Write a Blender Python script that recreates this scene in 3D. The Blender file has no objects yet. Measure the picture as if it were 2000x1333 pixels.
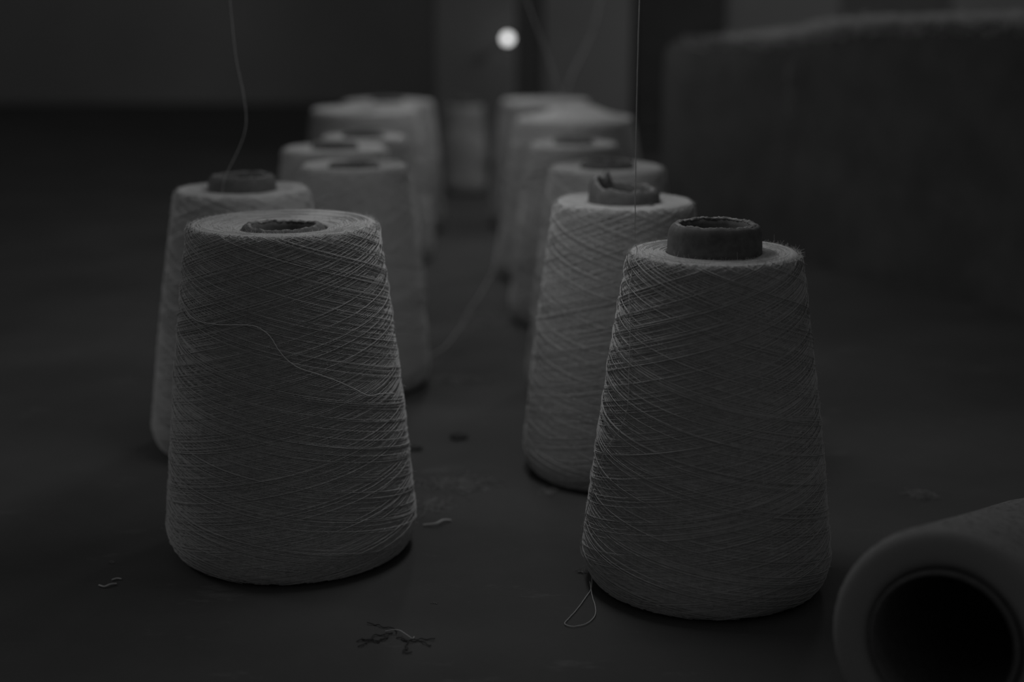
import bpy, bmesh, math
import numpy as np
from mathutils import Vector, Matrix
from mathutils import noise as mnoise

C = bpy.context.scene
col = C.collection
PI = math.pi

# ------------------------------------------------------------------ camera, world, light, exposure
cam = bpy.data.cameras.new('camera')
cam.sensor_width = 36.0
cam.lens = 54.0
cam.clip_start = 0.02
cam.dof.use_dof = True
cam.dof.focus_distance = 1.06
cam.dof.aperture_fstop = 3.2
cam.dof.aperture_blades = 0
camo = bpy.data.objects.new('camera', cam)
col.objects.link(camo)
camo.location = (0, 0, 0.412)
camo.rotation_euler = (math.radians(90 - 12.8), 0, 0)
C.camera = camo

w = bpy.data.worlds.new('dim_mill_air')
C.world = w
w.use_nodes = True
bg = w.node_tree.nodes['Background']
bg.inputs[0].default_value = (1, 1, 1, 1)
bg.inputs[1].default_value = 0.062

def area(name, loc, target, sx, sy, power, spread=180):
    l = bpy.data.lights.new(name, 'AREA')
    l.shape = 'RECTANGLE'; l.size = sx; l.size_y = sy
    l.energy = power
    l.spread = math.radians(spread)
    o = bpy.data.objects.new(name, l)
    o.location = loc
    o.rotation_euler = (Vector(target) - Vector(loc)).to_track_quat('-Z', 'Y').to_euler()
    col.objects.link(o)
    return o

area('near_strip_light', (0.0, 1.17, 0.50), (0.0, 1.169, 0.0), 0.05, 0.30, 0.31)
area('far_strip_light', (-0.07, 2.32, 0.58), (-0.05, 2.319, 0.0), 1.25, 0.05, 0.88)
area('left_fill_light', (-1.3, 1.60, 0.80), (0.05, 1.4, 0.12), 0.4, 0.4, 0.20, 70)  # unseen fill, added to brighten the left sides of the right-row cones
lp = bpy.data.lights.new('far_right_fill', 'POINT')  # unseen light added behind the machine to lift back panel and cone rims
lp.energy = 4.6
lp.shadow_soft_size = 0.12
lpo = bpy.data.objects.new('far_right_fill', lp)
lpo.location = (0.80, 3.0, 0.90)
col.objects.link(lpo)

C.view_settings.view_transform = 'Standard'
C.view_settings.look = 'None'
C.view_settings.exposure = 0.0
C.view_settings.gamma = 1.0
C.view_settings.use_curve_mapping = False

# ------------------------------------------------------------------ materials
def nt(name):
    m = bpy.data.materials.new(name)
    m.use_nodes = True
    t = m.node_tree
    return m, t, t.nodes['Principled BSDF']

def grey(v):
    return (v, v, v, 1)

def ramp(t, src, stops):
    r = t.nodes.new('ShaderNodeValToRGB')
    e = r.color_ramp.elements
    e[0].position, e[0].color = stops[0][0], grey(stops[0][1])
    e[1].position, e[1].color = stops[1][0], grey(stops[1][1])
    for p, v in stops[2:]:
        n = e.new(p); n.color = grey(v)
    t.links.new(src, r.inputs[0])
    return r.outputs[0]

def tex(t, scale, detail=4, rough=0.6, stretch=(1, 1, 1), coord='Object'):
    c = t.nodes.new('ShaderNodeTexCoord')
    mp = t.nodes.new('ShaderNodeMapping')
    mp.inputs['Scale'].default_value = stretch
    n = t.nodes.new('ShaderNodeTexNoise')
    n.inputs['Scale'].default_value = scale
    n.inputs['Detail'].default_value = detail
    n.inputs['Roughness'].default_value = rough
    t.links.new(c.outputs[coord], mp.inputs[0])
    t.links.new(mp.outputs[0], n.inputs['Vector'])
    return n.outputs[0]

def bump(t, src, b, strength, dist):
    n = t.nodes.new('ShaderNodeBump')
    n.inputs['Strength'].default_value = strength
    n.inputs['Distance'].default_value = dist
    t.links.new(src, n.inputs['Height'])
    t.links.new(n.outputs[0], b.inputs['Normal'])

def simple(name, scale, lo, hi, rough=0.9, bs=0.3, bd=0.002, sheen=0.0, stretch=(1, 1, 1), spec=0.2):
    m, t, b = nt(name)
    n = tex(t, scale, stretch=stretch)
    t.links.new(ramp(t, n, [(0.3, lo), (0.7, hi)]), b.inputs['Base Color'])
    b.inputs['Roughness'].default_value = rough
    b.inputs['Specular IOR Level'].default_value = spec
    b.inputs['Sheen Weight'].default_value = sheen
    b.inputs['Sheen Roughness'].default_value = 0.5
    if bs:
        bump(t, n, b, bs, bd)
    return m

M = {}
M['yarn'] = simple('cotton_yarn', 900, 0.48, 0.60, 0.95, 0.3, 0.0003, 0.25, spec=0.0)
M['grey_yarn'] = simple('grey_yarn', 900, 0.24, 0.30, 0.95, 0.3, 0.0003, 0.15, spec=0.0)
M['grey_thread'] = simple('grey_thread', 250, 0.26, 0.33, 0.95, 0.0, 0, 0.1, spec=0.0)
M['thread'] = simple('cotton_thread', 250, 0.55, 0.70, 0.95, 0.0, 0, 0.2, spec=0.0)
M['fuzz'] = simple('cotton_fuzz', 60, 0.6, 0.7, 0.95, 0.0, 0, 0.0, spec=0.0)
M['tube'] = simple('dark_cardboard', 180, 0.10, 0.15, 0.8, 0.3, 0.0006, spec=0.2)
M['worn'] = simple('worn_cardboard_edge', 220, 0.10, 0.40, 0.9, 0.5, 0.001, spec=0.1)
M['lint'] = simple('cotton_lint', 120, 0.24, 0.40, 0.95, 0.4, 0.002, 0.2, spec=0.0)
M['top_lint'] = simple('machine_top_lint', 120, 0.70, 0.85, 0.95, 0.4, 0.002, 0.2, spec=0.0)
M['dark_scrap'] = simple('dark_scrap', 120, 0.06, 0.09, 0.9, 0.2, 0.001)
M['casing'] = simple('dusty_dark_casing', 14, 0.085, 0.12, 0.9, 0.3, 0.006, spec=0.05)
M['wall'] = simple('dark_plaster', 3, 0.44, 0.50, 0.95, 0.2, 0.01, spec=0.0)
M['panel'] = simple('pale_painted_panel', 4, 0.32, 0.37, 0.9, 0.15, 0.003, spec=0.05)
M['column'] = simple('grey_painted_column', 6, 0.21, 0.25, 0.8, 0.15, 0.003, spec=0.1)
M['metal'] = simple('dark_metal', 40, 0.1, 0.16, 0.6, 0.1, 0.001)

def floor_material():
    m, t, b = nt('stained_concrete')
    n1 = tex(t, 5.0, 6, 0.6)
    base = ramp(t, n1, [(0.3, 0.085), (0.7, 0.115)])
    n2 = tex(t, 11.0, 8, 0.7, stretch=(1, 2.2, 1))
    mask = ramp(t, n2, [(0.60, 0.0), (0.74, 1.0)])
    mix = t.nodes.new('ShaderNodeMixRGB')
    mix.inputs[2].default_value = grey(0.17)
    t.links.new(mask, mix.inputs[0]); t.links.new(base, mix.inputs[1])
    n3 = tex(t, 160, 4, 0.7)
    mask3 = ramp(t, n3, [(0.70, 0.0), (0.76, 1.0)])
    mix3 = t.nodes.new('ShaderNodeMixRGB')
    mix3.inputs[2].default_value = grey(0.20)
    t.links.new(mask3, mix3.inputs[0]); t.links.new(mix.outputs[0], mix3.inputs[1])
    t.links.new(mix3.outputs[0], b.inputs['Base Color'])
    b.inputs['Roughness'].default_value = 0.85
    b.inputs['Specular IOR Level'].default_value = 0.1
    bump(t, tex(t, 60, 8, 0.7), b, 0.25, 0.002)
    return m
M['floor'] = floor_material()

def emit(name, s):
    m, t, b = nt(name)
    b.inputs['Base Color'].default_value = grey(0.8)
    b.inputs['Emission Color'].default_value = grey(1)
    b.inputs['Emission Strength'].default_value = s
    return m
M['bulb'] = emit('lit_bulb', 1.7)

# ------------------------------------------------------------------ object helpers
def tag(o, label=None, cat=None, group=None, kind=None):
    if label: o['label'] = label
    if cat: o['category'] = cat
    if group: o['group'] = group
    if kind: o['kind'] = kind
    return o

def empty(name, loc, label, cat, group=None, rot=(0, 0, 0)):
    o = bpy.data.objects.new(name, None)
    o.empty_display_size = 0.02
    o.location = loc; o.rotation_euler = rot
    col.objects.link(o)
    return tag(o, label, cat, group)

def link(name, me, mat, parent=None):
    me.materials.clear(); me.materials.append(mat)
    o = bpy.data.objects.new(name, me)
    col.objects.link(o)
    if parent: o.parent = parent
    return o

def np_mesh(name, verts, quads, smooth=True):
    me = bpy.data.meshes.new(name)
    n = len(quads)
    me.vertices.add(len(verts)); me.vertices.foreach_set('co', np.asarray(verts, dtype=np.float32).ravel())
    me.loops.add(n * 4); me.loops.foreach_set('vertex_index', np.asarray(quads, dtype=np.int32).ravel())
    me.polygons.add(n)
    me.polygons.foreach_set('loop_start', np.arange(0, n * 4, 4, dtype=np.int32))
    me.polygons.foreach_set('loop_total', np.full(n, 4, dtype=np.int32))
    if smooth: me.polygons.foreach_set('use_smooth', np.ones(n, dtype=bool))
    me.update(calc_edges=True)
    me.validate()
    return me

def strands_mesh(name, P, rad, sides=3):
    """P: (S, n, 3) polylines -> one mesh of thin tubes."""
    P = np.asarray(P, dtype=np.float64)
    S, n, _ = P.shape
    T = np.gradient(P, axis=1)
    T /= np.linalg.norm(T, axis=2, keepdims=True) + 1e-12
    up = np.zeros_like(T); up[..., 2] = 1.0
    par = np.abs(T[..., 2]) > 0.95
    up[par] = (1, 0, 0)
    A = np.cross(T, up); A /= np.linalg.norm(A, axis=2, keepdims=True) + 1e-12
    B = np.cross(A, T)
    ang = np.arange(sides) * 2 * PI / sides
    V = P[:, :, None, :] + rad * (np.cos(ang)[None, None, :, None] * A[:, :, None, :] + np.sin(ang)[None, None, :, None] * B[:, :, None, :])
    V = V.reshape(-1, 3)
    idx = np.arange(S * n * sides).reshape(S, n, sides)
    a = idx[:, :-1, :]; b = np.roll(idx, -1, axis=2)[:, :-1, :]
    c = np.roll(idx, -1, axis=2)[:, 1:, :]; d = idx[:, 1:, :]
    Q = np.stack([a, b, c, d], axis=-1).reshape(-1, 4)
    return np_mesh(name, V, Q)

def smooth_path(pts, k=10):
    """Catmull-Rom through the points."""
    p = np.array(pts, dtype=float)
    p = np.vstack([2 * p[0] - p[1], p, 2 * p[-1] - p[-2]])
    out = []
    for i in range(1, len(p) - 2):
        for s in np.linspace(0, 1, k, endpoint=False):
            out.append(0.5 * ((2 * p[i]) + (-p[i - 1] + p[i + 1]) * s + (2 * p[i - 1] - 5 * p[i] + 4 * p[i + 1] - p[i + 2]) * s * s
                              + (-p[i - 1] + 3 * p[i] - 3 * p[i + 1] + p[i + 2]) * s ** 3))
    out.append(p[-2])
    return np.array(out)

def thread_obj(name, pts, rad, mat, parent=None, k=10, wobble=0.0, seed=0):
    P = smooth_path(pts, k)
    if wobble:
        rg = np.random.default_rng(seed)
        P = P + rg.normal(0, wobble, P.shape)
    return link(name, strands_mesh(name, P[None], rad, 5), mat, parent)

def lathe_mesh(name, prof, seg=96, jitter=0.0, seed=0, close=False, wave=None):
    prof = np.asarray(prof, dtype=float)
    n = len(prof)
    th = np.arange(seg) * 2 * PI / seg
    R = np.repeat(prof[:, 0][:, None], seg, 1); Z = np.repeat(prof[:, 1][:, None], seg, 1)
    if jitter:
        rg = np.random.default_rng(seed)
        R = R + rg.normal(0, jitter, R.shape); Z = Z + rg.normal(0, jitter, Z.shape)
    if wave is not None:
        R, Z = wave(R, Z, np.repeat(th[None], n, 0))
    V = np.stack([R * np.cos(th)[None], R * np.sin(th)[None], Z], axis=-1).reshape(-1, 3)
    idx = np.arange(n * seg).reshape(n, seg)
    nx = np.roll(idx, -1, axis=1)
    if close:
        lo, hi = idx, np.roll(idx, -1, axis=0)
        lon, hin = nx, np.roll(nx, -1, axis=0)
    else:
        lo, hi, lon, hin = idx[:-1], idx[1:], nx[:-1], nx[1:]
    Q = np.stack([lo, lon, hin, hi], axis=-1).reshape(-1, 4)
    return np_mesh(name, V, Q)

def box_mesh(name, x0, x1, y0, y1, z0, z1, bev=0.0):
    bm = bmesh.new()
    bmesh.ops.create_cube(bm, size=1.0)
    for v in bm.verts:
        v.co = Vector(((x0 + x1) / 2 + v.co.x * (x1 - x0), (y0 + y1) / 2 + v.co.y * (y1 - y0), (z0 + z1) / 2 + v.co.z * (z1 - z0)))
    if bev:
        bmesh.ops.bevel(bm, geom=bm.edges[:], offset=bev, segments=3, profile=0.5, affect='EDGES')
    me = bpy.data.meshes.new(name); bm.to_mesh(me); bm.free()
    return me

# ------------------------------------------------------------------ setting
def plane_grid(name, x0, x1, y0, y1, nx, ny):
    xs = np.linspace(x0, x1, nx); ys = np.linspace(y0, y1, ny)
    X, Y = np.meshgrid(xs, ys)
    V = np.stack([X, Y, np.zeros_like(X)], -1).reshape(-1, 3)
    i = np.arange(nx * ny).reshape(ny, nx)
    Q = np.stack([i[:-1, :-1], i[:-1, 1:], i[1:, 1:], i[1:, :-1]], -1).reshape(-1, 4)
    return np_mesh(name, V, Q)
tag(link('floor', plane_grid('floor', -3, 3, -1, 6, 40, 40), M['floor']), kind='structure')
tag(link('wall_back', box_mesh('wall_back', -3, 3, 5.9, 6.1, 0, 1.6), M['wall']), kind='structure')
tag(link('wall_left', box_mesh('wall_left', -3.1, -3.0, -1, 6.1, 0, 1.6), M['wall']), kind='structure')
tag(link('wall_right', box_mesh('wall_right', 3.0, 3.1, -1, 6.1, 0, 1.6), M['wall']), kind='structure')

# ------------------------------------------------------------------ yarn cones
def cone_radius(z, Rb, Rt, H):
    """outer radius of the wound yarn at height z: rounded shoulders top and bottom, a slight belly."""
    z = np.asarray(z, dtype=float)
    hb = 0.026
    t = np.clip((z - hb) / (H - hb), 0, 1)
    r = Rb + (Rt - Rb) * t + 0.0016 * np.sin(PI * t)
    lowz = np.clip((hb - z) / hb, 0, 1)
    r = r - 0.016 * (1 - np.sqrt(np.clip(1 - lowz ** 2, 0, 1)))
    top = np.clip((z - (H - 0.006)) / 0.006, 0, 1)
    r = r - 0.005 * (1 - np.sqrt(np.clip(1 - top ** 2, 0, 1)))
    return r

def winding_mesh(name, Rb, Rt, H, N, seg, rad, seed, lift=0.0, relief=1.0):
    """N traverses of yarn laid up and down the cone, criss-crossing; laid in ribbons as a winder does."""
    rg = np.random.default_rng(seed)
    s = np.linspace(0, 1, seg)
    th0 = 0.0; out = []
    ratio = 2.03
    off = np.cumsum(rg.normal(0, 0.02, N)) * 0.1
    depth_wave = rg.uniform(0, 2 * PI, 3)
    for k in range(N):
        if rg.random() < 0.05: th0 += rg.uniform(0, 2 * PI)
        turns = ratio + 0.06 * math.sin(k * 0.013 + depth_wave[0]) + off[k] * 0.2 + rg.normal(0, 0.004)
        th = th0 + 2 * PI * turns * s
        th0 = th[-1] + 0.004
        zb = 0.001 + abs(rg.normal(0, 0.0025)); zt = H - 0.0006 - abs(rg.normal(0, 0.0016))
        ss = s if k % 2 == 0 else 1 - s
        # constant turning per height on a cone: laid angle gets flatter where the cone is wide
        e = 0.75 * ss + 0.25 * ss * ss
        z = zb + (zt - zb) * e
        layer = rg.beta(1.6, 1.6) * 0.0012
        if rg.random() < 0.06: layer = 0.0013 + rg.random() * 0.0006
        r = cone_radius(z, Rb, Rt, H) - 0.0008 * relief + layer * relief + lift + 0.0002 * np.sin(s * rg.uniform(20, 60) + rg.uniform(0, 6))
        # a little waviness along each laid thread
        z = z + 0.0006 * np.sin(s * rg.uniform(8, 25) + rg.uniform(0, 6))
        out.append(np.stack([r * np.cos(th), r * np.sin(th), np.clip(z, 0.0006, H)], -1))
    return strands_mesh(name, np.array(out), rad)

def end_face_mesh(name, Rt, rin, ztop, N, rad, seed):
    """the ends of the laid thread show as short arcs on the flat top of the package."""
    rg = np.random.default_rng(seed)
    out = []
    for k in range(N):
        r0 = rin + (Rt - 0.003 - rin) * math.sqrt(rg.random())
        a0 = rg.uniform(0, 2 * PI); span = rg.uniform(0.5, 2.0)
        s = np.linspace(0, 1, 14)
        r = r0 + rg.normal(0, 0.004) * s
        r = np.clip(r, rin + 0.001, Rt - 0.002)
        th = a0 + span * s
        z = ztop(r) + rg.uniform(-0.0002, 0.0005)
        out.append(np.stack([r * np.cos(th), r * np.sin(th), z], -1))
    return strands_mesh(name, np.array(out), rad)

def fuzz_mesh(name, Rb, Rt, H, rin, ztop, N, rad, seed):
    rg = np.random.default_rng(seed)
    out = []
    for k in range(N):
        a = rg.uniform(0, 2 * PI)
        q = rg.random()
        if q < 0.40:      # side of the cone
            z = rg.uniform(0.01, H); r = float(cone_radius(z, Rb, Rt, H)) + 0.0004
            nrm = np.array([math.cos(a), math.sin(a), 0.25])
        elif q < 0.62:    # top edge
            z = H - 0.002; r = float(cone_radius(z, Rb, Rt, H)); nrm = np.array([math.cos(a) * .7, math.sin(a) * .7, .7])
        else:             # top face
            r = rg.uniform(rin + 0.004, Rt - 0.002); z = float(ztop(r)); nrm = np.array([0, 0, 1.0])
        p = np.array([r * math.cos(a), r * math.sin(a), z])
        d = nrm * rg.uniform(0.1, 0.4) + rg.normal(0, 0.6, 3)
        d /= np.linalg.norm(d)
        if d @ nrm < 0: d = d - 1.9 * (d @ nrm) * nrm
        L = (abs(rg.normal(0.0014, 0.0012)) + 0.0005) * (1 if q < 0.62 else 0.7)
        s = np.linspace(0, 1, 4)[:, None]
        curl = rg.normal(0, 0.5, 3)
        out.append(p + d * L * s + curl * L * s * s * 0.7)
    return strands_mesh(name, np.array(out), rad)

def make_cone(x, y, H, Rt, Rb, tube_r, protrude, label, N, seg, rad, seed, fuzz=0, torn=False, dish=0.004, arcs=60,
              group='cotton yarn cones standing in two rows', rot=(0, 0, 0), z=0.0, spin=0.0):
    root = empty('yarn_cone', (x, y, z), label, 'yarn cone', group, rot)
    root.rotation_euler.z += spin
    rin = tube_r + 0.001
    rg = np.random.default_rng(seed + 7)
    def ztop(r):
        t = np.clip((np.asarray(r) - rin) / (Rt - 0.006 - rin), 0, 1)
        return H - 0.0008 - dish * (1 - t) ** 1.5
    # wound body
    zs = np.concatenate([np.linspace(0, 0.03, 9), np.linspace(0.036, H - 0.008, 24), np.linspace(H - 0.006, H - 0.0002, 6)])
    side = [(float(cone_radius(q, Rb, Rt, H)) - 0.0008, q) for q in zs]
    top = [(r, float(ztop(r))) for r in np.linspace(Rt - 0.006, rin, 9)]
    prof = [(0.045, 0.0)] + side + top + [(rin - 0.0005, top[-1][1] - 0.02)]
    ph = rg.uniform(0, 6, 4)
    def wave(R, Z, T):
        m = np.clip((Z - (H - 0.02)) / 0.02, 0, 1)
        return R + 0.0005 * np.sin(3 * T + ph[0]) * m, Z + m * (0.0003 * np.sin(2 * T + ph[1]) + 0.00015 * np.sin(5 * T + ph[2]))
    body = link('yarn_package', lathe_mesh('yarn_package', prof, 128, wave=wave), M['yarn'], root)
    wd = link('winding_threads', winding_mesh('winding_threads', Rb, Rt, H, N, seg, rad, seed, relief=1.0 if seed < 3 else 0.55), M['thread'], body)
    wd['kind'] = 'stuff'
    if arcs:
        ef = link('end_threads', end_face_mesh('end_threads', Rt - 0.003, rin, ztop, arcs, rad * 0.7, seed + 3), M['thread'], body)
        ef['kind'] = 'stuff'
    if fuzz:
        fz = link('fuzz', fuzz_mesh('fuzz', Rb, Rt, H, rin, ztop, fuzz, 0.00006, seed + 5), M['fuzz'], body)
        fz['kind'] = 'stuff'
    # paper tube with its rolled lip; the tube runs down through the package
    zt = H + protrude
    tw = 0.0045
    taper = 0.10
    def tr(zz): return tube_r + (zt - zz) * taper * 0.35
    outer = [(tr(0.0), 0.0005), (tr(H * .5), H * .5), (tr(zt - 0.008), zt - 0.008), (tr(zt) - 0.0002, zt - 0.004), (tr(zt) - 0.0015, zt - 0.0014), (tr(zt) - tw * 0.7, zt)]
    inner = [(tr(zt) - tw * 1.5, zt - 0.0008), (tr(zt) - tw * 1.9, zt - 0.004), (tr(zt) - tw * 1.6, zt - 0.02), (tr(H * .5) - tw, H * .5), (tr(0) - tw, 0.0005)]
    def twave(R, Z, T):
        if torn:   # lip broken away on one side, a torn point left standing at the back
            m = np.clip((Z - (H - 0.002)) / 0.012, 0, 1)
            cut = 0.0016 * np.sin(T + 2.2) + 0.0007 * np.sin(7 * T) + 0.0005 * np.sin(13 * T + 1)
            spike = 0.0095 * np.exp(-((np.angle(np.exp(1j * (T - 2.15)))) / 0.14) ** 2) + 0.0075 * np.exp(-((np.angle(np.exp(1j * (T - 2.9)))) / 0.55) ** 2)
            return R, Z - m * cut + m * spike
        m = np.clip((Z - (zt - 0.01)) / 0.01, 0, 1)
        return R + m * 0.0005 * np.sin(3 * T + ph[1]), Z + m * (0.0005 * np.sin(2 * T + ph[0]) + 0.0003 * np.sin(9 * T + ph[2]) + 0.0002 * np.sin(23 * T))
    tb = link('cone_tube', lathe_mesh('cone_tube', outer + inner, 96, wave=twave), M['tube'], root)
    # frayed lip around the mouth
    q = np.linspace(0, 2 * PI, 9)[:-1]
    rr = 0.0011
    cr, cz = tr(zt) - tw * 1.25, zt - 0.0007
    lipprof = [(cr + 1.5 * rr * math.cos(a), cz + rr * math.sin(a)) for a in q]
    def lipwave(R, Z, T):
        R, Z = twave(R, Z, T)
        g = np.array([mnoise.noise((math.cos(a) * 5 + seed, math.sin(a) * 5, 0)) for a in T[0]])
        fr = np.array([mnoise.noise((math.cos(a) * 30 + seed, math.sin(a) * 30, 3)) for a in T[0]])
        return R + 0.0006 * g + 0.0007 * fr, Z + 0.0005 * fr
    link('frayed_lip', lathe_mesh('frayed_lip', lipprof, 140, jitter=0.0002, seed=seed, close=True, wave=lipwave), M['worn'], tb)
    return root

TR = 0.00025
make_cone(-0.1665, 1.108, 0.2494, 0.0687, 0.0930, 0.0310, -0.0025, 'nearest cone of the left row, sunken tube, loose thread across its front', 760, 110, TR, 1, fuzz=7000, dish=0.004, arcs=150)
make_cone(0.1386, 1.040, 0.2396, 0.0589, 0.0875, 0.0318, 0.0185, 'nearest cone of the right row, dark tube standing well proud of the top', 720, 110, TR, 2, fuzz=7000, dish=0.001, arcs=130)
make_cone(-0.2431, 1.380, 0.2401, 0.0600, 0.0900, 0.0300, 0.0115, 'blurred cone left of and behind the nearest left cone, dark tube above its top', 420, 90, TR * 1.25, 3, fuzz=800, dish=0.001)
make_cone(-0.1644, 1.600, 0.2379, 0.0552, 0.0760, 0.0270, 0.0010, 'third cone of the left row, tube sunk level with its top, thread at its foot', 300, 80, TR * 1.4, 4, dish=0.005)
make_cone(-0.2058, 1.790, 0.2368, 0.0601, 0.0830, 0.0270, 0.0050, 'fourth cone of the left row, small top sticking out left behind the third', 160, 90, TR * 1.4, 5, dish=0.001)
make_cone(-0.1878, 1.955, 0.2349, 0.0535, 0.0760, 0.0260, 0.0070, 'fifth cone of the left row, only its ring top showing above the fourth', 160, 90, TR * 1.4, 6, dish=0.001)
make_cone(-0.2276, 2.400, 0.2364, 0.0817, 0.1040, 0.0270, -0.0060, 'wide flat-topped cone in the left row behind the small tops, no tube showing', 160, 90, TR * 1.5, 7, dish=0.008)
make_cone(-0.2157, 2.700, 0.2277, 0.0784, 0.0960, 0.0270, 0.0050, 'last wide cone of the left row, a dim sliver behind the flat-topped one', 160, 90, TR * 1.5, 8, dish=0.001)
make_cone(0.0953, 1.300, 0.2401, 0.0592, 0.0845, 0.0300, 0.0105, 'second cone of the right row, torn tube rim with a ragged spike', 560, 100, TR * 1.2, 9, fuzz=900, torn=True, dish=0.001)
make_cone(0.0966, 1.558, 0.2404, 0.0576, 0.0820, 0.0275, 0.0050, 'third cone of the right row, directly behind the torn tube', 300, 80, TR * 1.4, 10, dish=0.001)
make_cone(0.0777, 1.935, 0.2284, 0.0540, 0.0810, 0.0255, 0.0050, 'fourth cone of the right row, narrow ring top with a thread falling onto it', 160, 90, TR * 1.4, 11, dish=0.001)
make_cone(0.0917, 2.254, 0.2352, 0.0843, 0.1150, 0.0270, -0.0060, 'widest cone of the right row, broad bright top below crossing threads', 160, 90, TR * 1.5, 12, dish=-0.016)
make_cone(0.0583, 2.760, 0.2254, 0.0783, 0.1000, 0.0270, -0.0060, 'last cone of the right row, far behind the widest one and below the lamp', 160, 90, TR * 1.5, 13, dish=0.006)
make_cone(-0.0976, 3.230, 0.1830, 0.0380, 0.0430, 0.0240, 0.0120, 'small slim dim cone at the far end of the aisle between the rows', 120, 70, TR * 1.5, 14, dish=0.001, arcs=30, group='far aisle cone')

# cone lying on its side in the near right corner, its wide end turned to the camera
def lying_cone():
    yaw = math.radians(-30)      # axis points away from the camera and to the right
    Rb, Rt, L = 0.0635, 0.038, 0.24
    half = math.atan((Rb - Rt) / L)
    root = empty('fallen_yarn_cone', (0.2355, 0.782, 0.0), 'cone lying on its side in the near right corner, wide end towards the camera', 'yarn cone', None)
    ax = Vector((math.sin(-yaw) * math.cos(half), math.cos(yaw) * math.cos(half), -math.sin(half)))
    rotq = ax.to_track_quat('Z', 'Y')
    def place(o):
        o.rotation_euler = rotq.to_euler(); o.location = (0, 0, Rb * math.cos(half) + 0.001)
    prof = [(0.0415, 0.012), (0.042, 0.005), (0.045, 0.001), (0.051, 0.0), (0.058, 0.0005), (0.0618, 0.0026), (0.0633, 0.006), (0.0635, 0.011), (Rb - 0.001, 0.02), (0.0510, 0.12), (Rt, L), (Rt - 0.004, L + 0.003), (0.022, L + 0.001)]
    P = smooth_path([(a, 0, b) for a, b in prof], 5)
    body = link('yarn_package', lathe_mesh('yarn_package', [(p[0], p[2]) for p in P], 128), M['grey_yarn'], root)
    place(body)
    rg = np.random.default_rng(50)
    out = []
    s = np.linspace(0, 1, 60); th0 = 0
    for k in range(260):
        th = th0 + 2 * PI * 2.1 * s; th0 = th[-1] + rg.normal(0.02, 0.05)
        ss = s if k % 2 == 0 else 1 - s
        z = 0.006 + (L - 0.008) * ss
        r = np.interp(z, [p[2] for p in P[22:]], [p[0] for p in P[22:]]) - 0.0003 + rg.random() * 0.0006
        out.append(np.stack([r * np.cos(th), r * np.sin(th), z], -1))
    wd = link('winding_threads', strands_mesh('winding_threads', np.array(out), TR), M['grey_thread'], body)
    wd['kind'] = 'stuff'
    tb = link('cone_tube', lathe_mesh('cone_tube', [(0.0395, -0.002), (0.0410, 0.0), (0.0412, 0.02), (0.029, L - 0.02), (0.022, L + 0.012), (0.0195, L + 0.013), (0.019, L + 0.01), (0.026, L - 0.02), (0.0385, 0.02), (0.0380, 0.0), (0.0395, -0.002)], 96), M['tube'], root)
    place(tb)
lying_cone()

# ------------------------------------------------------------------ loose and running threads
def on_cone(cx, cy, Rb, Rt, H, pts, lift):
    res = []
    for a, z in pts:
        r = float(cone_radius(z, Rb, Rt, H)) + lift
        res.append((cx + r * math.cos(a), cy + r * math.sin(a), z))
    return res
L1 = [(-2.577, 0.1977), (-2.509, 0.1934), (-2.385, 0.1897), (-2.248, 0.1879), (-2.022, 0.188), (-1.805, 0.1891), (-1.705, 0.1887), (-1.628, 0.186), (-1.562, 0.1814), (-1.495, 0.1725), (-1.428, 0.1656), (-1.339, 0.1599), (-1.248, 0.1566), (-1.133, 0.1526), (-1.013, 0.1479), (-0.862, 0.1407), (-0.718, 0.1335), (-0.556, 0.1319), (-0.35, 0.128)]
tag(thread_obj('loose_thread', on_cone(-0.1665, 1.108, 0.093, 0.0687, 0.2494, L1, 0.0028), 0.00042, M['fuzz'], k=8, wobble=0.00007, seed=1),
    'loose strand of cotton wandering across the front of the nearest left cone', 'thread')
R1 = [(-2.89, 0.2405), (-2.76, 0.219), (-2.623, 0.1923), (-2.554, 0.1653), (-2.506, 0.1415), (-2.555, 0.1267), (-2.651, 0.1161), (-2.751, 0.107), (-2.824, 0.0963), (-2.903, 0.0835), (-2.968, 0.0652), (-3.083, 0.0488), (-3.235, 0.0308), (-3.20, 0.018)]
surf = on_cone(0.1386, 1.04, 0.0875, 0.0589, 0.2396, R1, 0.0020)
top = surf[0]
up = [(top[0] - 0.0015 - 0.0006 * math.sin(i * 1.3), top[1] - 0.001, top[2] + 0.012 + 0.06 * i) for i in range(16)][::-1]
tag(thread_obj('hanging_thread', up + surf + [(0.0560, 1.035, 0.010), (0.0562, 1.020, 0.002), (0.0519, 1.0050, 0.0012), (0.0436, 0.9802, 0.001), (0.0365, 0.9625, 0.001), (0.0352, 0.9575, 0.001), (0.0375, 0.9540, 0.001), (0.0420, 0.9530, 0.001), (0.0500, 0.9580, 0.001), (0.0560, 0.9710, 0.001), (0.0571, 0.9870, 0.001), (0.0560, 1.0050, 0.001), (0.0550, 1.020, 0.006)],
               0.00032, M['thread'], k=10, wobble=0.00006, seed=2),
    'taut yarn rising straight up from the nearest right cone, looped at its foot', 'thread')
aisle = [(-0.004, 2.235, 0.062), (-0.0185, 2.05, 0.077), (-0.0231, 1.95, 0.0647), (-0.0293, 1.92, 0.0568), (-0.0396, 1.88, 0.0448), (-0.0503, 1.85, 0.0346), (-0.0583, 1.8, 0.026), (-0.0684, 1.74, 0.0219), (-0.0768, 1.7, 0.0189), (-0.0853, 1.66, 0.0212), (-0.0899, 1.62, 0.026), (-0.0976, 1.575, 0.0261), (-0.1045, 1.54, 0.03), (-0.112, 1.525, 0.0311)]
tag(thread_obj('sagging_thread', aisle, 0.00045, M['thread'], k=8), 'blurred thread sagging across the aisle between the two rows', 'thread')
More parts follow.
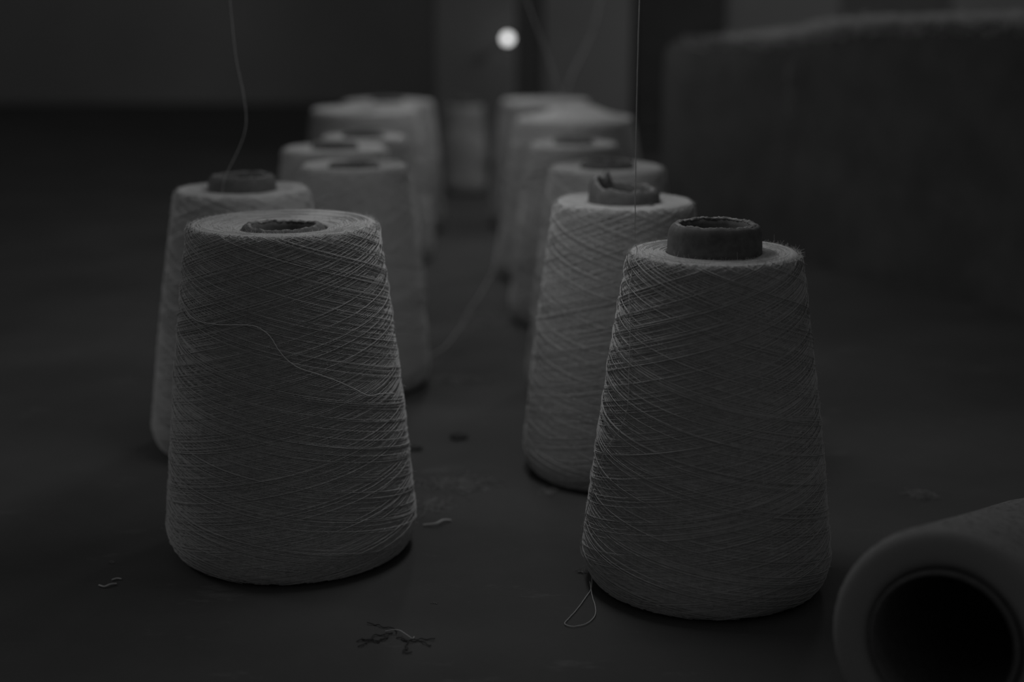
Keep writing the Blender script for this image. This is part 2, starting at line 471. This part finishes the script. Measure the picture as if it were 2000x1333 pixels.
l2 = [(-0.240, 1.31, 0.62), (-0.236, 1.31, 0.48), (-0.235, 1.31, 0.414), (-0.2333, 1.31, 0.3807), (-0.2313, 1.31, 0.3554), (-0.2271, 1.31, 0.332), (-0.225, 1.31, 0.3084), (-0.2277, 1.31, 0.2933), (-0.2344, 1.31, 0.2781), (-0.2415, 1.31, 0.2651), (-0.2458, 1.31, 0.2554), (-0.2479, 1.312, 0.2467), (-0.2465, 1.315, 0.2396), (-0.2445, 1.314, 0.2335)]
tag(thread_obj('slack_thread', l2, 0.00020, M['thread'], k=8), 'faint slack thread curling down onto the blurred cone behind the nearest left one', 'thread')
r4 = [(-0.01, 2.0, 0.53), (0.013, 2.0, 0.4214), (0.0261, 2.0, 0.3833), (0.0406, 2.0, 0.3449), (0.0526, 2.0, 0.3126), (0.0627, 2.0, 0.2833), (0.0675, 1.99, 0.2538), (0.0742, 1.97, 0.2407), (0.0797, 1.955, 0.2290)]
tag(thread_obj('slanting_thread', r4, 0.00045, M['thread'], k=8), 'blurred thread slanting down from the upper left onto the narrow fourth right cone', 'thread')
r5 = [(0.155, 2.3, 0.50), (0.1344, 2.3, 0.4229), (0.1202, 2.3, 0.3643), (0.1055, 2.3, 0.3274), (0.0922, 2.3, 0.3014), (0.0833, 2.3, 0.279), (0.0775, 2.3, 0.2527), (0.0720, 2.3, 0.2345)]
tag(thread_obj('curving_thread', r5, 0.0005, M['thread'], k=8), 'blurred thread falling from the upper right onto the widest right cone, crossing the slanting one', 'thread')

# ------------------------------------------------------------------ litter on the floor
def tangle(name, x, y, size, n, rad, mat, label, cat, seed, group=None, flat=0.25):
    rg = np.random.default_rng(seed)
    out = []
    for k in range(n):
        a = rg.uniform(0, 2 * PI)
        p = rg.normal(0, 0.25 * size, 2); pts = []
        for i in range(16):
            a += rg.normal(0, 0.5)
            p = p + 0.12 * size * np.array([math.cos(a), math.sin(a)])
            pts.append((p[0], p[1], rad + abs(math.sin(i * 0.7 + k)) * size * flat * 0.25))
        out.append(smooth_path(pts, 3))
    o = link(name, strands_mesh(name, np.array(out), rad, 4), mat)
    o.location = (x, y, 0)
    return tag(o, label, cat, group)

def tuft(name, x, y, sx, sy, sz, n, label, seed, mat='lint', rad=0.00025, group=None):
    rg = np.random.default_rng(seed)
    out = []
    for k in range(n):
        c = rg.normal(0, 0.33, 3) * (sx, sy, sz); c[2] = abs(c[2])
        a = rg.uniform(0, 2 * PI); L = rg.uniform(0.3, 0.9) * min(sx, sy)
        s = np.linspace(-.5, .5, 6)[:, None]
        d = np.array([math.cos(a), math.sin(a), rg.normal(0, 0.15)])
        e = np.array([-math.sin(a), math.cos(a), 0.2])
        p = c + d * L * s + e * L * rg.normal(0, .5) * (s * s - .1)
        p[:, 2] = np.abs(p[:, 2]) + rad
        out.append(p)
    o = link(name, strands_mesh(name, np.array(out), rad, 3), M[mat])
    o.location = (x, y, 0)
    return tag(o, label, 'lint', group)

tangle('thread_scrap', -0.078, 0.940, 0.016, 7, 0.00040, M['dark_scrap'], 'dark tangle of thread scraps on the floor in front of the nearest left cone', 'thread', 21)
P = [(-0.0835, 0.946, 0.0006), (-0.0790, 0.9425, 0.0030), (-0.0740, 0.941, 0.0034), (-0.0700, 0.9370, 0.0028), (-0.0650, 0.9335, 0.0010), (-0.0640, 0.9370, 0.0006)]
tag(thread_obj('thread_scrap', P, 0.00032, M['fuzz']), 'short pale thread end lying over the dark tangle of scraps', 'thread')
P = [(-0.2935, 1.026, 0.0008), (-0.2890, 1.023, 0.0010), (-0.2850, 1.026, 0.0016), (-0.2820, 1.029, 0.0008)]
tag(thread_obj('thread_scrap', P, 0.0008, M['fuzz']), 'lower of two short pale threads on the bare floor left of the nearest left cone', 'thread')
P = [(-0.2870, 1.036, 0.0008), (-0.2840, 1.0385, 0.0010), (-0.2805, 1.038, 0.0008)]
tag(thread_obj('thread_scrap', P, 0.0007, M['fuzz']), 'upper of two short pale threads on the bare floor left of the nearest left cone', 'thread')
tuft('lint_speck', -0.2963, 1.072, 0.003, 0.003, 0.001, 10, 'tiny lint speck on the floor above the two pale threads', 22)
tuft('lint_speck', -0.0537, 0.994, 0.004, 0.002, 0.001, 10, 'tiny lint speck on the floor to the right below the nearest left cone', 23)
P = [(-0.0700, 1.152, 0.001), (-0.0600, 1.150, 0.003), (-0.0545, 1.158, 0.003), (-0.0490, 1.163, 0.001)]
tag(thread_obj('thread_scrap', P, 0.0009, M['fuzz']), 'stiff pale scrap on the floor right of the nearest left cone foot', 'thread')
tuft('lint_tuft', -0.044, 1.255, 0.040, 0.030, 0.002, 120, 'larger flat smear of lint in the aisle between the front two cones', 24)
tuft('lint_tuft', -0.066, 1.200, 0.020, 0.030, 0.002, 60, 'narrow smear of lint beside the right side of the nearest left cone', 25)
tuft('lint_tuft', -0.0611, 1.616, 0.050, 0.030, 0.002, 90, 'lint smear on the aisle floor right of the third left cone foot', 26)
tuft('lint_tuft', -0.030, 1.93, 0.070, 0.050, 0.003, 120, 'lint drift in the far aisle left of the fourth right cone foot', 27)
tuft('lint_tuft', 0.030, 1.235, 0.012, 0.014, 0.002, 40, 'lint wisp at the left foot of the second right cone', 31)
tuft('lint_tuft', 0.3431, 1.2259, 0.018, 0.016, 0.003, 60, 'lint tuft on the dark floor right of the nearest right cone', 28)
tuft('lint_tuft', 0.0500, 1.052, 0.006, 0.004, 0.004, 30, 'little lint wisp clinging by the left foot of the nearest right cone', 32)
def crumb(x, y, r, seed, label):
    bm = bmesh.new()
    bmesh.ops.create_icosphere(bm, subdivisions=2, radius=r)
    for v in bm.verts:
        v.co *= 1 + 0.5 * mnoise.noise(v.co / r * 1.3 + Vector((seed, 0, 0)))
        v.co.z = max(v.co.z * 0.55, -r * 0.4)
        v.co.x *= 1.5
    me = bpy.data.meshes.new('waste_clump'); bm.to_mesh(me); bm.free()
    o = link('waste_clump', me, M['dark_scrap']); o.location = (x, y, r * 0.4)
    return tag(o, label, 'debris')
o = crumb(0.1147, 1.268, 0.0022, 2.0, 'tiny dark speck on the top of the cone with the torn tube')
o.location.z = 0.2403
crumb(-0.0508, 1.3951, 0.0060, 1.0, 'larger dark clump of waste on the aisle floor')
crumb(-0.0897, 1.3586, 0.0045, 4.0, 'small dark clump of waste close behind the nearest left cone')

# ------------------------------------------------------------------ background: column with lamp, pale panels, lint-covered machine
root = empty('machine_column', (-0.095, 3.80, 0), 'grey machine column at the far end of the aisle, lit by the small lamp', 'column')
link('post', box_mesh('post', -0.095, 0.105, -0.07, 0.25, 0, 1.6, 0.012), M['column'], root)
link('base_plate', box_mesh('base_plate', -0.115, 0.125, -0.09, 0.27, 0, 0.02, 0.004), M['metal'], root)
root = empty('indicator_lamp', (-0.0105, 3.73, 0.306), 'small round glowing lamp on the far column', 'lamp')
def ball(name, r, sq=1.0):
    bm = bmesh.new(); bmesh.ops.create_uvsphere(bm, u_segments=24, v_segments=16, radius=r)
    for v in bm.verts: v.co.y *= sq
    for f in bm.faces: f.smooth = True
    me = bpy.data.meshes.new(name); bm.to_mesh(me); bm.free(); return me
b = link('bulb', ball('bulb', 0.0120), M['bulb'], root); b.location = (0, -0.058, 0)
sk = link('socket', lathe_mesh('socket', [(0.0, 0.0), (0.014, 0.0), (0.014, 0.004), (0.006, 0.006), (0.006, 0.048), (0.0, 0.048)], 32), M['metal'], root)
sk.rotation_euler = (PI / 2, 0, 0)

root = empty('pale_cabinet', (0.205, 4.2, 0), 'pale grey cabinet side behind the right row of cones', 'cabinet')
link('side_panel', box_mesh('side_panel', -0.122, 0.118, 0.0, 0.5, 0.03, 1.5, 0.006), M['panel'], root)
link('plinth', box_mesh('plinth', -0.118, 0.114, 0.01, 0.49, 0.0, 0.03, 0.002), M['metal'], root)
root = empty('dark_cabinet', (0.57, 4.3, 0), 'tall dark cabinet between the pale cabinet and the covered machine', 'cabinet')
link('side_panel', box_mesh('side_panel', -0.235, 0.02, 0.0, 0.6, 0.03, 1.5, 0.006), M['casing'], root)
link('plinth', box_mesh('plinth', -0.23, 0.015, 0.01, 0.59, 0.0, 0.03, 0.002), M['metal'], root)
for (x0, x1, y, lab) in ((0.60, 0.92, 4.4, 'pale upright panel showing above the left end of the covered machine'), (1.23, 1.55, 4.4, 'pale upright panel showing above the right end of the covered machine')):
    root = empty('upright_panel', ((x0 + x1) / 2, y, 0), lab, 'panel', 'pale upright panels behind the machine')
    h = (x1 - x0) / 2
    link('sheet', box_mesh('sheet', -h, h, 0, 0.04, 0.0, 1.5, 0.005), M['panel'], root)

def covered_machine():
    root = empty('covered_machine', (0.5, 2.4, 0), 'low dark machine on the right, its top edge thick with lint', 'machine')
    prof = [(0.262, 2.68, 0.330), (0.350, 2.55, 0.340), (0.405, 2.48, 0.346), (0.447, 2.40, 0.356), (0.480, 2.30, 0.368), (0.561, 2.15, 0.376), (0.652, 2.00, 0.380), (0.724, 1.85, 0.383), (0.85, 1.62, 0.385), (1.0, 1.36, 0.386)]
    P = smooth_path(prof, 6)
    n = len(P)
    d = np.array([0.85, 0.5, 0.0]); d /= np.linalg.norm(d)     # into the depth of the machine
    rows = []
    sec = [(0.0, 0.0), (0.0, 0.45), (0.0, 0.8), (0.0, 0.93), (0.006, 0.97), (0.02, 0.995), (0.05, 1.0), (0.2, 1.0), (0.45, 1.0), (0.5, 0.96), (0.5, 0.0)]
    for i in range(n):
        for dd, zz in sec:
            q = P[i] + d * dd; q = q.copy(); q[2] = P[i][2] * zz
            nz = mnoise.noise(Vector(q) * 9) * 0.006 + mnoise.noise(Vector(q) * 3) * 0.010
            if 0 < zz: q = q - d * nz * (1 if dd < 0.05 else 0)
            rows.append(q - np.array([0.5, 2.4, 0]))
    m = len(sec)
    idx = np.arange(n * m).reshape(n, m)
    Q = np.stack([idx[:-1, :-1], idx[1:, :-1], idx[1:, 1:], idx[:-1, 1:]], -1).reshape(-1, 4)
    link('casing', np_mesh('casing', np.array(rows), Q), M['casing'], root)
    # lint lying along the top edge
    rg = np.random.default_rng(60)
    out = []
    for k in range(9000):
        t = rg.random() ** 0.5 * (n - 1.001); i = int(t); q = P[i] + (P[i + 1] - P[i]) * (t - i)
        dd = abs(rg.normal(0, 0.05)); fall = rg.random()
        if fall < 0.3: dd = rg.uniform(-0.004, 0.012); dz = -rg.random() ** 2 * 0.022
        else: dz = abs(rg.normal(0, 0.0035))
        c = q + d * dd + np.array([0, 0, dz]) - np.array([0.5, 2.4, 0])
        c[2] += 0.003 * mnoise.noise(Vector(q) * 25)
        v = rg.normal(0, 1, 3); v[2] *= 0.5; v /= np.linalg.norm(v)
        L = rg.uniform(0.004, 0.014); s = np.linspace(-.5, .5, 4)[:, None]
        out.append(c + v * L * s + rg.normal(0, 1, 3) * L * (s * s))
    ln = link('lint_layer', strands_mesh('lint_layer', np.array(out), 0.00045), M['top_lint'], root)
    ln['kind'] = 'stuff'
    # pale drip of lint hanging on the face
    out = []
    for k in range(60):
        c = np.array([0.437, 2.395, 0.277]) + rg.normal(0, 1, 3) * (0.003, 0.002, 0.016) - d * 0.012 - np.array([0.5, 2.4, 0])
        v = np.array([rg.normal(0, .3), rg.normal(0, .3), 1]); s = np.linspace(-.5, .5, 4)[:, None]
        out.append(c + v * 0.012 * s)
    w_ = link('lint_wisp', strands_mesh('lint_wisp', np.array(out), 0.0005), M['lint'], root)
    w_['kind'] = 'stuff'
covered_machine()
